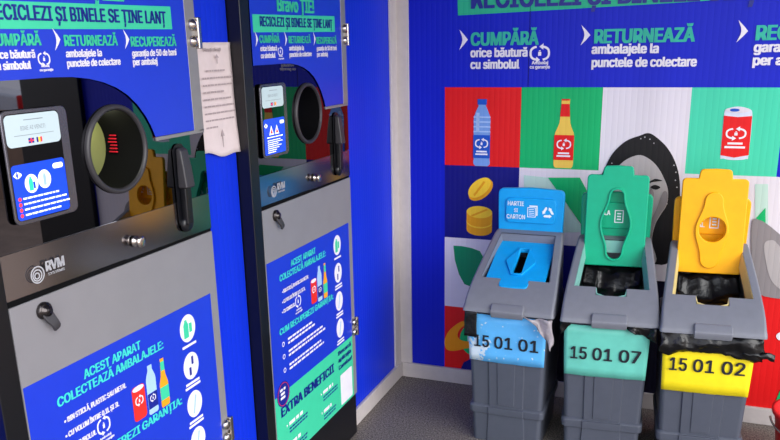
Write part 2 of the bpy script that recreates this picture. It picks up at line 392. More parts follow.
# water bottle
def bottle_poly(cx, zb, zt, w):
    h = zt-zb; f = [(0, 0), (.36, 0), (.42, .012), (.48, .03), (.5, .06), (.47, .10), (.48, .13), (.48, .40), (.5, .45), (.48, .47), (.5, .52), (.48, .54), (.5, .59), (.48, .61), (.5, .68), (.46, .75), (.34, .83), (.24, .885), (.22, .90), (.22, .995)]
    r_ = [(cx+w*x_, zb+h*z_) for x_, z_ in f[1:]]; l_ = [(cx-w*x_, zb+h*z_) for x_, z_ in f[1:]][::-1]
    return r_+l_
zt = wb(482, 99)[1]; zb_ = wb(482, 166)[1]; bx = wb(482, 133)[0]; bw = .077
mp('printed_bottle', [bottle_poly(bx, zb_, zt, bw)], 'bottle', 1)
mp('bottle_cap', [rect(bx-.021, bx+.021, zt-.024, zt)], 'label_blue', 2)
mp('bottle_highlight', [rect(bx-.026, bx-.012, zb_+.15, zb_+.235)] + [rect(bx-.038, bx+.038, zb_+.15+k*.021, zb_+.156+k*.021) for k in range(4)], 'bottle_light', 2)
lz1, lz0 = wb(482, 135)[1], wb(482, 158)[1]
mp('bottle_label', [rect(bx-bw*.5, bx+bw*.5, lz0, lz1)], 'label_blue', 3)
mp('loop_symbol', loop_icon(bx, (lz0+lz1)/2+.014, .030, .020, .0055), 'text', 4)
mp('small_print', [rect(bx-.024, bx+.024, lz0+.026, lz0+.033), rect(bx-.028, bx+.028, lz0+.014, lz0+.021)], 'text', 4)
# beer bottle
bx = wb(564.5, 133)[0]; zt = wb(565, 99)[1]; zb_ = wb(565, 168)[1]; h = zt-zb_; w = .084
f = [(.40, 0), (.47, .02), (.5, .06), (.5, .46), (.46, .52), (.34, .60), (.27, .66), (.245, .74), (.20, .93), (.21, .94), (.21, 1)]
mp('printed_bottle', [[(bx+w*a, zb_+h*c) for a, c in f]+[(bx-w*a, zb_+h*c) for a, c in f][::-1]], 'beer', 1)
mp('bottle_neck_wrap', [[(bx+w*.25, zb_+h*.75), (bx+w*.205, zb_+h*.93), (bx-w*.205, zb_+h*.93), (bx-w*.25, zb_+h*.75)], rect(bx-w*.2, bx+w*.2, zt-.006, zt)], 'red', 2)
lz1, lz0 = wb(565, 135)[1], wb(565, 160)[1]
mp('bottle_label', [rect(bx-w*.5, bx+w*.5, lz0, lz1)], 'red', 3)
mp('loop_symbol', loop_icon(bx, (lz0+lz1)/2+.014, .031, .020, .0055), 'text', 4)
mp('small_print', [rect(bx-.024, bx+.024, lz0+.026, lz0+.033), rect(bx-.029, bx+.029, lz0+.014, lz0+.021)], 'text', 4)
# can
mp('printed_can', [smooth_poly(P([(727, 109), (738, 106.5), (749, 109), (752.4, 116), (748.5, 155), (746, 159), (734, 160), (723, 158.5), (720.3, 155), (724, 115)]), 4)], 'silver', 1)
mp('can_body', [P([(724, 115.5), (738, 117), (752.2, 116), (748.7, 155), (734, 157.5), (720.5, 155)])], 'red', 2)
cx_, cz_ = wb(738, 110); mp('can_lid', [circ(cx_, cz_, .046, .011)], 'white', 3); mp('can_opening', [circ(cx_-.012, cz_, .018, .006)], 'label_blue', 4)
cx_, cz_ = wb(736, 133.5); mp('loop_symbol', loop_icon(cx_, cz_, .038, .022, .0065), 'text', 3)
mp('small_print', [rect(cx_-.028, cx_+.028, cz_-.043, cz_-.035), rect(cx_-.038, cx_+.038, cz_-.058, cz_-.050)], 'text', 3)
# coins
x_, z_ = wb(480, 188.5); mp('printed_coin', [circ(x_+.004, z_-.006, .066, .038, tilt=R(40))], 'gold', 1); mp('coin_face', [circ(x_-.002, z_+.004, .062, .034, tilt=R(40))], 'yellow', 2)
mp('coin_mark', [[(x_-.03, z_-.03), (x_+.018, z_+.036), (x_+.026, z_+.03), (x_-.022, z_-.036)]], 'gold', 3)
x_, z_ = wb(479.5, 212); d_ = .083; rx_, rz_ = .060, .028
lower = [(x_+rx_*math.cos(R(a)), z_-d_+rz_*math.sin(R(a))) for a in range(180, 361, 10)]
mp('printed_coin', [lower+[(x_+rx_, z_), (x_-rx_, z_)]], 'gold', 1); mp('coin_face', [circ(x_, z_, rx_, rz_)], 'yellow', 2)
mp('coin_edge', [[(x_+rx_*math.cos(R(a)), z_-d_*.5+rz_*math.sin(R(a))) for a in range(180, 361, 12)]+[(x_+rx_*math.cos(R(a)), z_-d_*.5-.006+rz_*math.sin(R(a))) for a in range(360, 179, -12)]], 'yellow', 2)
mp('coin_mark', [[(x_-.04, z_-.016), (x_+.034, z_+.018), (x_+.042, z_+.012), (x_-.032, z_-.022)]], 'gold', 3)
# leaves, globe
mp('printed_leaf', [P([(453.5, 245.5), (462, 246), (472, 248), (480, 251), (486, 262), (480, 290), (464.5, 284), (459, 274), (455, 260)])], 'leaf', 1)
mp('printed_leaf', [P([(548, 177.5), (580, 177.5), (590, 196), (590, 236), (581, 224), (565, 201)])], 'green', 2)
mp('pale_block', [P([(524, 175), (548, 177.5), (565, 201), (585, 232), (524, 233)])], 'pale', 1)
x_, z_ = wb(476, 340); mp('printed_globe', [circ(x_, z_, .080, .085)], 'green', 1); mp('globe_patch', [circ(x_+.01, z_+.004, .052, .062)], 'pale', 2)
mp('globe_ring', [smooth_poly(P([(444.7, 341), (449, 331), (459, 322.5), (467, 320.5), (470, 323), (462, 327), (458, 333), (459, 338), (466, 341), (485, 341), (485, 345), (467, 348), (455, 350.5), (447, 349)]), 4)], 'orange', 3)
mp('blue_corner', [P([(459.5, 371.5), (464, 362), (470, 359), (492, 359), (492, 377), (459.5, 372)])], 'navy', 2)
# portrait
mp('portrait_hair', [smooth_poly(P([(600, 182), (605, 168), (613, 153), (626, 141), (640, 135.5), (648, 133), (655, 136), (666, 146), (674, 159), (679, 175), (680, 195), (677, 218), (673, 240), (669, 262), (650, 262), (615, 240), (600, 210)]), 4)], 'hair', 2)
mp('portrait_face', [smooth_poly(P([(612, 188), (615, 172), (624, 161), (638, 155), (648, 158), (657, 166), (664, 178), (668, 190), (667, 204), (661, 214), (655, 225), (652, 242), (656, 262), (634, 262), (612, 230)]), 4)], 'skin', 3)
mp('portrait_shade', [smooth_poly(P([(663, 192), (667.5, 193), (666.5, 204), (660, 214), (654, 226), (650, 243), (645, 243), (648, 226), (656, 210)]), 4), smooth_poly(P([(650, 190), (654, 192.5), (652, 205), (649, 212)]), 4)], 'grey', 4)
mp('portrait_eye', [smooth_poly(P([(648, 183), (655, 178.6), (662.5, 180.6), (655, 181.3)]), 4), smooth_poly(P([(650.5, 187), (655, 184.6), (660.5, 187), (656, 189.4)]), 4)], 'hair', 5)
mp('hair_glint', [circ(*wb(a, c), .0026, n=8) for a, c in ((645, 137), (650, 139), (641, 138.5), (654, 143), (674, 165), (676, 172), (675.5, 180), (677, 187), (667, 203.5), (612, 163), (608, 172))], 'dot', 5)
# arm and blocks at the right
mp('pale_block', [P([(755, 184), (768, 184), (768, 224), (755, 222)])], 'pale', 1)
mp('printed_leaf', [P([(765.5, 207.5), (765.5, 226), (756, 218)])], 'green', 2)
mp('portrait_arm', [smooth_poly(P([(752, 222), (760, 220), (770, 226), (782, 236), (800, 250), (805, 280), (795, 297), (770, 297), (758, 290), (752, 260)]), 5)], 'grey', 4)
mp('portrait_hand', [smooth_poly(P([(764, 246), (770, 240), (777, 243), (790, 262), (792, 292), (779, 288), (769, 275)]), 5)], 'skin', 5)
mp('white_mark', [circ(*wb(781, 336), .018)], 'text', 3)
mp('printed_leaf', [P([(771, 412), (780, 390), (800, 372), (800, 418)])], 'green', 3)
mp('sheet_seam', [rect(.603, .606, 1.413, 2.4)], 'navy', 0)

# ------------------------------------------------------------------ the two collection machines
F = -.045                                   # front face of the door panels
def machine(which, loc_y, width, label):
    first = which == 'a'
    px = ma if first else mb
    t_ = thing('recycling_machine', label, 'recycling machine', (0, loc_y, 0), math.pi/2, 'bottle and can return machines on the blue wall')
    t_.scale = (width/MW, 1, 1)
    zt = 2.02
    boxes('housing', [(-.055, -.001, F+.001, .30, 0, zt+.03), (MW+.001, MW+.006, F+.008, .30, 0, zt+.03), (-.001, MW+.001, F+.006, .30, zt, zt+.03), (-.001, MW+.001, F+.006, .30, 0, .183)], M['black'], t_, bevel=.003)
    hs, hz, hr = .366, 1.376, .096
    # glass with a round hole
    skew = Matrix.Translation((MW/2, F, 0)) @ Matrix.Rotation(R(-.5), 4, 'Z') @ Matrix.Translation((-MW/2, -F, 0))
    for o in (flat('glass_panel', [rect(0, MW, 1.211, zt), circ(hs, hz, hr, n=64)], M['glass'], t_, F+.010, .006), flat('glass_strip', [rect(0, MW, 1.112, 1.2095)], M['strip'], t_, F+.010, .006)):
        o.data.transform(skew)
    # intake ring and tube
    bm = bmesh.new(); c = (hs, F, hz)
    lathe(bm, [(.103, .004), (.103, -.002), (.100, -.0055), (.095, -.0065), (.092, -.004), (.0905, .0), (.0912, .02)], 64, c)
    rg = from_bm('intake_ring', bm, M['ring'], t_, smooth=True)
    bm = bmesh.new(); rs = lathe(bm, [(.0896, .001), (.0893, .06), (.0888, .116)], 48, c)
    from_bm('intake_tube', bm, M['tube'], t_, smooth=True)
    bm = bmesh.new(); lathe(bm, [(.0001, .112), (.0885, .112), (.0885, .118), (.0001, .118)], 40, c)
    bp_ = from_bm('intake_back_plate', bm, M['olive'] if first else M['tube'], t_)
    if first:
        ld = bpy.data.lights.new('intake_fill_light', 'POINT'); ld.energy = .11; ld.color = (.95, 1, .65); ld.shadow_soft_size = .012  # unseen point light, added to brighten the back plate
        lo_ = bpy.data.objects.new('intake_fill_light', ld); COL.objects.link(lo_); lo_.parent = t_; lo_.location = (hs+.02, F+.06, hz+.055)
        for k in range(6):
            boxes('scanner_light', [(hs+.078, hs+.083, F+.070, F+.096-.003*(k % 3), hz-.020+k*.008, hz-.0165+k*.008)], M['redled'], bp_, bevel=.002)
    else:
        bm = bmesh.new(); lathe(bm, [(.0001, -.006), (.005, -.004), (.007, 0)], 16, (hs+.048, F+.112, hz+.006)); from_bm('indicator_light', bm, M['blueled'], bp_, smooth=True)
    # upper vinyl with arched cut-out
    arch = [(MW*.02, 1.553), (.12, 1.554), (.19, 1.555)]+[(a, z) for a, z in ((.25, 1.553), (.30, 1.547), (.345, 1.537), (.385, 1.523), (.42, 1.504), (.45, 1.480), (.475, 1.452), (.492, 1.426), (.505, 1.389))]
    arch = [(0, 1.546)]+[(a, z-.008) for a, z in arch[1:-1]]+arch[-1:]
    us = flat('upper_sticker', [[(0, zt-.002)]+arch+[(.667, 1.389), (.667, zt-.002)]], M['blue'], t_, F-.0004, .0006)
    boxes('door_edging', [(.667, MW, F-.002, F+.004, 1.384, zt), (.508, MW, F-.002, F+.004, 1.379, 1.388)], M['edge'], t_, bevel=.001)
    yb = F-.0018
    bl, br = .0175*MW, .86*MW
    flat('heading_band', [[(bl, 1.641), (br, 1.646), (br, 1.700), (bl, 1.692)]], M['vmint'], us, F-.0012, .0005)
    lettering([('RECICLEZI ȘI BINELE SE ȚINE LANȚ', .078*MW, 1.659, .748*MW, .028, .024)], M['vnavy'], us, yb)
    lettering([('Bravo ȚIE!', .245*MW, 1.706, .37*MW, .040, .035)], M['vmint'], us, yb, 'heading_lettering')
    hd = [('CUMPĂRĂ', .065*MW, 1.611, .18*MW, .0215, .026), ('RETURNEAZĂ', .337*MW, 1.609, .228*MW, .0215, .026), ('RECUPEREAZĂ', .632*MW, 1.606, .24*MW, .0215, .026)]
    lettering(hd, M['vmint'], us, yb, 'heading_lettering')
    lettering([('orice băutură', .067*MW, 1.587, .150*MW, .015), ('cu simbolul', .067*MW, 1.566, .13*MW, .015), ('ambalajele la', .337*MW, 1.586, .15*MW, .015), ('punctele de colectare', .337*MW, 1.566, .232*MW, .015),
               ('garanția de 50 de bani', .632*MW, 1.583, .236*MW, .015), ('per ambalaj', .632*MW, 1.563, .125*MW, .015), ('Ambalaj', .235*MW, 1.568, .03*MW, .005), ('cu garanție', .228*MW, 1.560, .05*MW, .005)], M['vwhite'], us, yb, bold=.03)
    ch = []
    for s_ in (.028, .297, .60):
        a, z = s_*MW, 1.622; ch.append([(a, z+.022), (a+.011, z+.010), (a+.018, z), (a+.011, z-.010), (a, z-.022), (a+.006, z-.008), (a+.007, z), (a+.006, z+.008)])
    for q in ch: flat('chevron', [q], M['vwhite'], us, yb, .0004)
    flat('loop_symbol', loop_icon(.250*MW, 1.584, .0165, .0125, .003), M['vwhite'], us, yb, .0004)
    # screen unit
    s0, s1 = (.047, .194) if first else (.028, .175); z0, z1 = 1.268, 1.484
    bm = bmesh.new(); me = flat_mesh('u', [rrect(s0-.003, s1+.022, z0-.006, z1+.005, .016)], .002, .0014); bm.from_mesh(me)
    su = from_bm('screen_unit', bm, M['bezel'], t_, smooth=False); su.data.transform(Matrix.Translation((0, F, 0)))
    ys = F-.0055
    flat('screen', [rrect(s0+.002, s1-.002, z0+.002, z1-.002, .012)], M['glass'], su, ys+.0004, .0006)
    flat('welcome_display', [rrect(s0+.003, s1-.004, 1.417, z1-.004, .011)], M['scr_white'], su, ys-.0004, .0006)
    flat('menu_display', [rrect(s0+.003, s1-.004, z0+.004, 1.383, .008)], M['scr_blue'], su, ys-.0004, .0006)
    yt = ys-.0014
    lettering([('BINE AI VENIT!', s0+.040, 1.449, .064, .008, .0)], M['scr_grey'], su, yt)
    flat('small_print', [rect(s0+.022, s0+.125, 1.4385, 1.4395), rect(s0+.05, s0+.10, 1.468, 1.4695)], M['scr_grey'], su, yt, .0003)
    fx = s0+.056
    flat('flag', [rect(fx, fx+.014, 1.422, 1.432), rect(fx+.021, fx+.0257, 1.422, 1.432)], M['scr_navy'], su, yt, .0003)
    flat('flag', [rect(fx+.006, fx+.008, 1.422, 1.432), rect(fx, fx+.014, 1.426, 1.428), rect(fx+.0303, fx+.035, 1.422, 1.432)], M['scr_red'], su, yt-.0004, .0003)
    flat('flag', [rect(fx+.0257, fx+.0303, 1.422, 1.432)], M['scr_yel'], su, yt, .0003)
    lx = s0+.012; lz = 1.363
    flat('store_logo', [[(lx-.007, lz), (lx+.001, lz+.007), (lx+.001, lz+.003), (lx-.001, lz), (lx+.001, lz-.003), (lx+.001, lz-.007)], smooth_poly([(lx+.003, lz+.007), (lx+.012, lz+.003), (lx+.014, lz), (lx+.012, lz-.003), (lx+.003, lz-.007), (lx+.006, lz)], 3)], M['scr_txt'], su, yt, .0003)
    flat('toggle', [rrect(s1-.038, s1-.010, 1.363, 1.374, .005)], M['scr_txt'], su, yt, .0003)
    if first:
        flat('menu_icon', [circ(s0+.048, 1.342, .017, .019)], M['scr_txt'], su, yt, .0003); flat('menu_icon', [circ(s0+.083, 1.346, .017, .019)], M['scr_txt'], su, yt, .0003)
        flat('menu_icon', [bottle_poly(s0+.046, 1.328, 1.356, .011)], M['scr_grn'], su, yt-.0004, .0003); flat('menu_icon', [bottle_poly(s0+.083, 1.333, 1.360, .008)], M['vpale'], su, yt-.0004, .0003)
        flat('menu_icon', [rect(s0+.052, s0+.057, 1.331, 1.345)], M['scr_blue'], su, yt-.0004, .0003)
        ln = []
        for k in range(4): ln += word_bars(s0+.022, 1.313-k*.011, (.095, .115, .122, .10)[k], .0036, k+3)
        flat('small_print', ln, M['scr_txt'], su, yt, .0003)
        flat('bullet', [circ(s0+.013, 1.3148-k*.011, .004, n=12) for k in range(4)], M['scr_red'], su, yt, .0003)
    else:
        for q in (.050, .086):
            flat('warning_triangle', [[(s0+q-.015, 1.333), (s0+q+.015, 1.333), (s0+q, 1.362)]], M['scr_txt'], su, yt, .0003)
            flat('warning_triangle', [[(s0+q-.008, 1.337), (s0+q+.008, 1.337), (s0+q, 1.353)]], M['scr_red'], su, yt-.0004, .0003)
        ln = word_bars(s0+.02, 1.324, .11, .0035, 2)
        for k in range(7): ln += word_bars(s0+.022, 1.315-k*.0062, (.085, .10, .07, .09, .075, .06, .05)[k], .0028, k+9)
        flat('small_print', ln, M['scr_txt'], su, yt, .0003)
    # steel knob standing off the glass strip
    bm = bmesh.new(); kc = (.390, F, 1.150)
    rs = lathe(bm, [(.014, 0), (.014, -.004), (.008, -.006), (.007, -.013), (.010, -.014), (.0138, -.016), (.0144, -.018), (.0138, -.021), (.008, -.0225), (.0001, -.023)], 32, kc)
    from_bm('door_knob', bm, M['steel'], t_, smooth=True)
    # lever handle in its dark plate
    hs2 = .592
    hp = flat('handle_plate', [rrect(hs2-.026, hs2+.024, 1.140, 1.362, .022)], M['black'], t_, F, .002)
    bm = bmesh.new()
    sec = [(1.352, .012, .010, .010), (1.346, .016, .012, .018), (1.300, .018, .03, .025), (1.252, .019, .04, .030), (1.247, .017, .04, .028)]
    prev = None
    for (z, hw, yb0, yf) in sec:
        v = [bm.verts.new((hs2-hw, F-.002, z)), bm.verts.new((hs2+hw, F-.002, z)), bm.verts.new((hs2+hw, F-yf, z)), bm.verts.new((hs2-hw, F-yf, z))]
        if prev:
            for i in range(4): bm.faces.new((prev[i], prev[(i+1) % 4], v[(i+1) % 4], v[i]))
        else: bm.faces.new(v)
        prev = v
    bm.faces.new(prev)
    from_bm('handle_grip', bm, M['ring'], hp, bevel=.004)
    bm = bmesh.new(); box(bm, hs2-.013, hs2+.013, F-.020, F-.002, 1.150, 1.250); lathe(bm, [(.0001, -.016), (.018, -.014), (.022, -.008), (.022, -.002)], 24, (hs2, F, 1.150))
    from_bm('handle_channel', bm, M['black'], hp, bevel=.003)
    # metal lower door and its lock
    boxes('lower_panel', [(0, MW, F, F+.012, .188, 1.103)], M['panel'], t_, bevel=.0006, seg=1)
    boxes('door_gap', [(0, MW, F+.004, F+.014, 1.102, 1.114)], M['tube'], t_)
    lk = bmesh.new(); lc = (.083, F, 1.073)
    lathe(lk, [(.019, 0), (.019, -.007), (.016, -.010), (.011, -.011), (.011, -.016), (.0001, -.017)], 28, lc)
    lo = from_bm('lock', lk, M['dsteel'], t_, smooth=True)
    bm = bmesh.new(); prev = None
    for (s_, z, w, y_) in ((.083, 1.070, .013, -.011), (.087, 1.056, .012, -.017), (.092, 1.045, .010, -.021), (.096, 1.036, .009, -.022), (.097, 1.029, .007, -.021)):
        v = [bm.verts.new((s_-w, F+y_, z-.003)), bm.verts.new((s_+w, F+y_, z+.003)), bm.verts.new((s_+w, F+y_+.008, z+.003)), bm.verts.new((s_-w, F+y_+.008, z-.003))]
        if prev:
            for i in range(4): bm.faces.new((prev[i], prev[(i+1) % 4], v[(i+1) % 4], v[i]))
        else: bm.faces.new(v)
        prev = v
    bm.faces.new(prev); from_bm('lock_tab', bm, M['ring'], lo, bevel=.002)
    # maker's logo on the strip
    lx, lz = .082, 1.152
    polys = []
    for k, r_ in enumerate((.0185, .0130, .0075)):
        polys += [circ(lx-k*.001, lz-k*.001, r_), circ(lx-k*.001, lz-k*.001, r_-.0027)]
    flat('maker_logo', polys, M['vlogo'], t_, F-.0006, .0004)
    lettering([('RVM', lx+.024, 1.153, .050, .021, .03), ('SYSTEMS', lx+.027, 1.143, .046, .0055, .015)], M['vlogo'], t_, F-.0008)
    # lower vinyl
    ls = flat('lower_sticker', [rect(.001, .675, .456, .929)], M['blue'], t_, F-.0005, .0006)
    y1 = F-.0018
    lettering([('ACEST APARAT', .236*MW, .880, .275*MW, .0215, .026), ('COLECTEAZĂ AMBALAJELE:', .116*MW, .849, .515*MW, .0215, .026), ('CUM RECUPEREZI GARANȚIA:', .085*MW, .666, .62*MW, .0215, .026)], M['vcyan'], ls, y1, 'heading_lettering')
    lettering([('• DIN STICLĂ, PLASTIC SAU METAL', .132*MW, .804, .285*MW, .0125), ('• CU VOLUM ÎNTRE 0.1L ȘI 3L', .128*MW, .769, .245*MW, .0125), ('• CU SIMBOLUL', .120*MW, .735, .135*MW, .0125), ('Ambalaj', .265*MW, .712, .055*MW, .006), ('cu garanție', .258*MW, .702, .075*MW, .006)], M['vwhite'], ls, y1, bold=.035)
    flat('loop_symbol', loop_icon(.293*MW, .744, .022, .020, .0042), M['vwhite'], ls, y1, .0004)
    cs = .475*MW
    flat('printed_can', [rrect(cs-.024, cs+.024, .698, .790, .010)], M['vred'], ls, y1, .0004); flat('can_lid', [circ(cs, .783, .021, .007)], M['vwhite'], ls, y1-.0006, .0004)
    flat('loop_symbol', loop_icon(cs, .750, .015, .012, .003), M['vwhite'], ls, y1-.0006, .0004)
    cs = .546*MW
    flat('printed_bottle', [bottle_poly(cs, .692, .826, .038)], M['vpale'], ls, y1, .0004); flat('bottle_label', [rect(cs-.018, cs+.018, .708, .750)], M['vnavy'], ls, y1-.0006, .0004)
    flat('loop_symbol', loop_icon(cs, .735, .011, .009, .0022), M['vwhite'], ls, y1-.0012, .0004)
    cs = .615*MW; h = .134; zb0 = .690; w = .034
    f2 = [(.40, 0), (.47, .02), (.5, .06), (.5, .46), (.46, .52), (.34, .60), (.27, .66), (.245, .74), (.20, .93), (.21, 1)]
    flat('printed_bottle', [[(cs+w*a, zb0+h*c_) for a, c_ in f2]+[(cs-w*a, zb0+h*c_) for a, c_ in f2][::-1]], M['vorange'], ls, y1, .0004)
    flat('bottle_label', [rect(cs-w*.5, cs+w*.5, zb0+.020, zb0+.056)], M['vmint'], ls, y1-.0006, .0004); flat('bottle_neck_wrap', [rect(cs-w*.22, cs+w*.22, zb0+h*.75, zb0+h*.94)], M['vmint'], ls, y1-.0006, .0004)
    bars = []
    for k, z in enumerate((.865, .755, .640, .528)):
        c_ = .785*MW; flat('round_icon', [circ(c_, z, .034, .039)], M['vwhite'], ls, y1, .0004)
        if k == 0: flat('icon_drawing', [bottle_poly(c_-.008, z-.026, z+.026, .022), rect(c_+.006, c_+.018, z-.014, z+.012)], M['vmint'], ls, y1-.0006, .0004)
        elif k == 1: flat('icon_drawing', [rect(c_-.010, c_-.001, z-.026, z-.003), rect(c_+.002, c_+.011, z+.003, z+.026)], M['vnavy'], ls, y1-.0006, .0004)
        else: flat('icon_drawing', [[(c_-.010, z-.026), (c_-.004, z-.028), (c_+.010, z+.024), (c_+.004, z+.026)]], M['vpale'], ls, y1-.0006, .0004)
        bars += [[rect(c_-.030, c_+.032, z-.053, z-.046)]]+([[rect(c_-.034, c_+.034, z-.064, z-.057)]] if k else [])
    for k, z in enumerate((.630, .585, .535)):
        for j in range(2): bars.append(word_bars(.165*MW, z-j*.015, (.30, .43, .40)[k]*MW*(1 if j else .92), .0075, k*2+j))
        bars.append([circ(.115*MW, z-.003, .009, n=16), circ(.115*MW, z-.003, .006, n=16)])
    for q in bars: flat('small_print', q, M['vwhite'], ls, y1, .0004)
    gs = flat('benefits_sticker', [rect(.001, .675, .190, .456)], M['vmint'], t_, F-.0005, .0006)
    lettering([('EXTRA BENEFICII', .055*MW, .372, .62*MW, .034, .035), ('Descarcă', .745*MW, .420, .175*MW, .017, .03), ('aplicația', .745*MW, .390, .175*MW, .017, .03), ('Carrefour!', .745*MW, .358, .185*MW, .017, .03)], M['vnavy'], gs, y1, 'heading_lettering')
    flat('blank_tile', [rrect(.762*MW, .926*MW, .200, .330, .006)], M['vwhite'], gs, y1, .0004)
    bd = flat('round_badge', [circ(.085*MW, .452, .046, .046)], M['vnavy'], gs, y1-.0004, .0004)
    flat('badge_mark', [circ(.085*MW, .452, .042), circ(.085*MW, .452, .040)], M['vred'], bd, y1-.001, .0003)
    flat('badge_mark', word_bars(.085*MW-.024, .466, .040, .009, 4)+word_bars(.085*MW-.020, .451, .036, .009, 5)+word_bars(.085*MW-.022, .436, .042, .009, 6), M['vwhite'], bd, y1-.001, .0003)
    wb_, nb = [], []
    for (s_, z, w) in ((.10, .318, .15), (.50, .318, .13), (.10, .240, .13), (.50, .240, .10)):
        wb_.append(word_bars(s_*MW+.02, z, w*MW, .013, int(z*1000))); wb_.append([[(s_*MW, z+.013), (s_*MW+.008, z+.0065), (s_*MW, z)]])
        for j in range(2): nb.append(word_bars(s_*MW+.02, z-.016-j*.013, (w+.06)*MW, .006, int(z*999)+j))
    for q in wb_: flat('small_print', q, M['vwhite'], gs, y1, .0004)
    for q in nb: flat('small_print', q, M['vnavy'], gs, y1, .0004)
    # hinges
    for z in (1.637, .487):
        hg = boxes('hinge', [(MW-.006, MW+.010, F-.014, F+.002, z-.040, z+.040)], M['steel'], t_, bevel=.003)
        for dz in (-.021, .021):
            bm = bmesh.new(); lathe(bm, [(.015, 0), (.015, -.006), (.011, -.011), (.0001, -.013)], 24, (MW-.018, F-.002, z+dz)); from_bm('hinge_bolt', bm, M['steel'], hg, smooth=True)
    return t_
machine('a', A0, AW, 'recycling machine nearest the camera, red-lit round intake and white and blue screen')
machine('b', B0, BW, 'recycling machine beside the white corner trim, warning triangles on its screen, Bravo heading')

# ------------------------------------------------------------------ paper notice on the wall between the machines
pp = thing('paper_notice', 'creased white paper notice taped to the blue wall between the machines', 'notice', (0, -1.60, 0), math.pi/2)
bm = bmesh.new(); NX, NZ = 14, 20; grid = []
for j in range(NZ+1):
    row = []
    for i in range(NX+1):
        u, v = i/NX, j/NZ
        bot = 1.300+.006*math.sin(u*9)+.008*math.sin(u*4+1); z = bot+(1.614-bot)*v
        row.append(bm.verts.new((u*(.216+.006*(1-v)), -.004-.003*noise.noise(Vector((u*4, v*5, 1)))-.010*(1-v)**3, z)))
    grid.append(row)
for j in range(NZ):
    for i in range(NX): bm.faces.new((grid[j][i], grid[j][i+1], grid[j+1][i+1], grid[j+1][i]))
po = from_bm('sheet', bm, M['paper'], pp, smooth=True); md = po.modifiers.new('solid', 'SOLIDIFY'); md.thickness = .0006
lines = []
for k in range(9): lines += word_bars(.05 if k else .07, 1.535-k*.0195, (.10, .155, .16, .11, .14, .155, .16, .15, .06)[k], .0045, k+30)
lines += [[(.120, 1.572), (.130, 1.582), (.140, 1.572), (.132, 1.572), (.132, 1.556), (.128, 1.556), (.128, 1.572)]]
lines += [[(.120, 1.352), (.130, 1.372), (.140, 1.352), (.132, 1.352), (.132, 1.312), (.128, 1.312), (.128, 1.352)]]
flat('notice_print', lines, M['ink'], pp, -.0115, .0003)
lettering([('Stimați clienți!', .062, 1.590, .09, .009, .01)], M['ink'], pp, -.0115)

# ------------------------------------------------------------------ sorting bins
def ramp_pts():
    # hood profile: (v from the back, z, half width)
    return [(.030, .812, .146), (.070, .800, .150), (.13, .771, .156), (.20, .735, .163), (.27, .697, .170), (.325, .667, .175), (.362, .645, .178), (.40, .620, .180), (.432, .594, .180), (.452, .566, .178)]
def pin_outline(cx, z0, z1, wt, wm, wb2, n=14):
    """outline of the bowling-pin shaped opening"""
    pts = []; h = z1-z0
    def hw(t):
        if t < .5: k = t/.5; return wb2+(wm-wb2)*(.5-.5*math.cos(math.pi*k))
        k = (t-.5)/.5; return wm+(wt-wm)*(.5-.5*math.cos(math.pi*k))
    ts = [i/n for i in range(n+1)]
    zz = lambda t: z0+wb2+(h-wb2-wt)*t
    rgt = [(cx+hw(t), zz(t)) for t in ts]; top = [(cx+wt*math.cos(R(a)), z1-wt+wt*math.sin(R(a))) for a in range(15, 180, 15)]
    lft = [(cx-hw(t), zz(t)) for t in reversed(ts)]; bot = [(cx+wb2*math.cos(R(a)), z0+wb2+wb2*math.sin(R(a))) for a in range(195, 360, 15)]
    return rgt+top+lft+bot
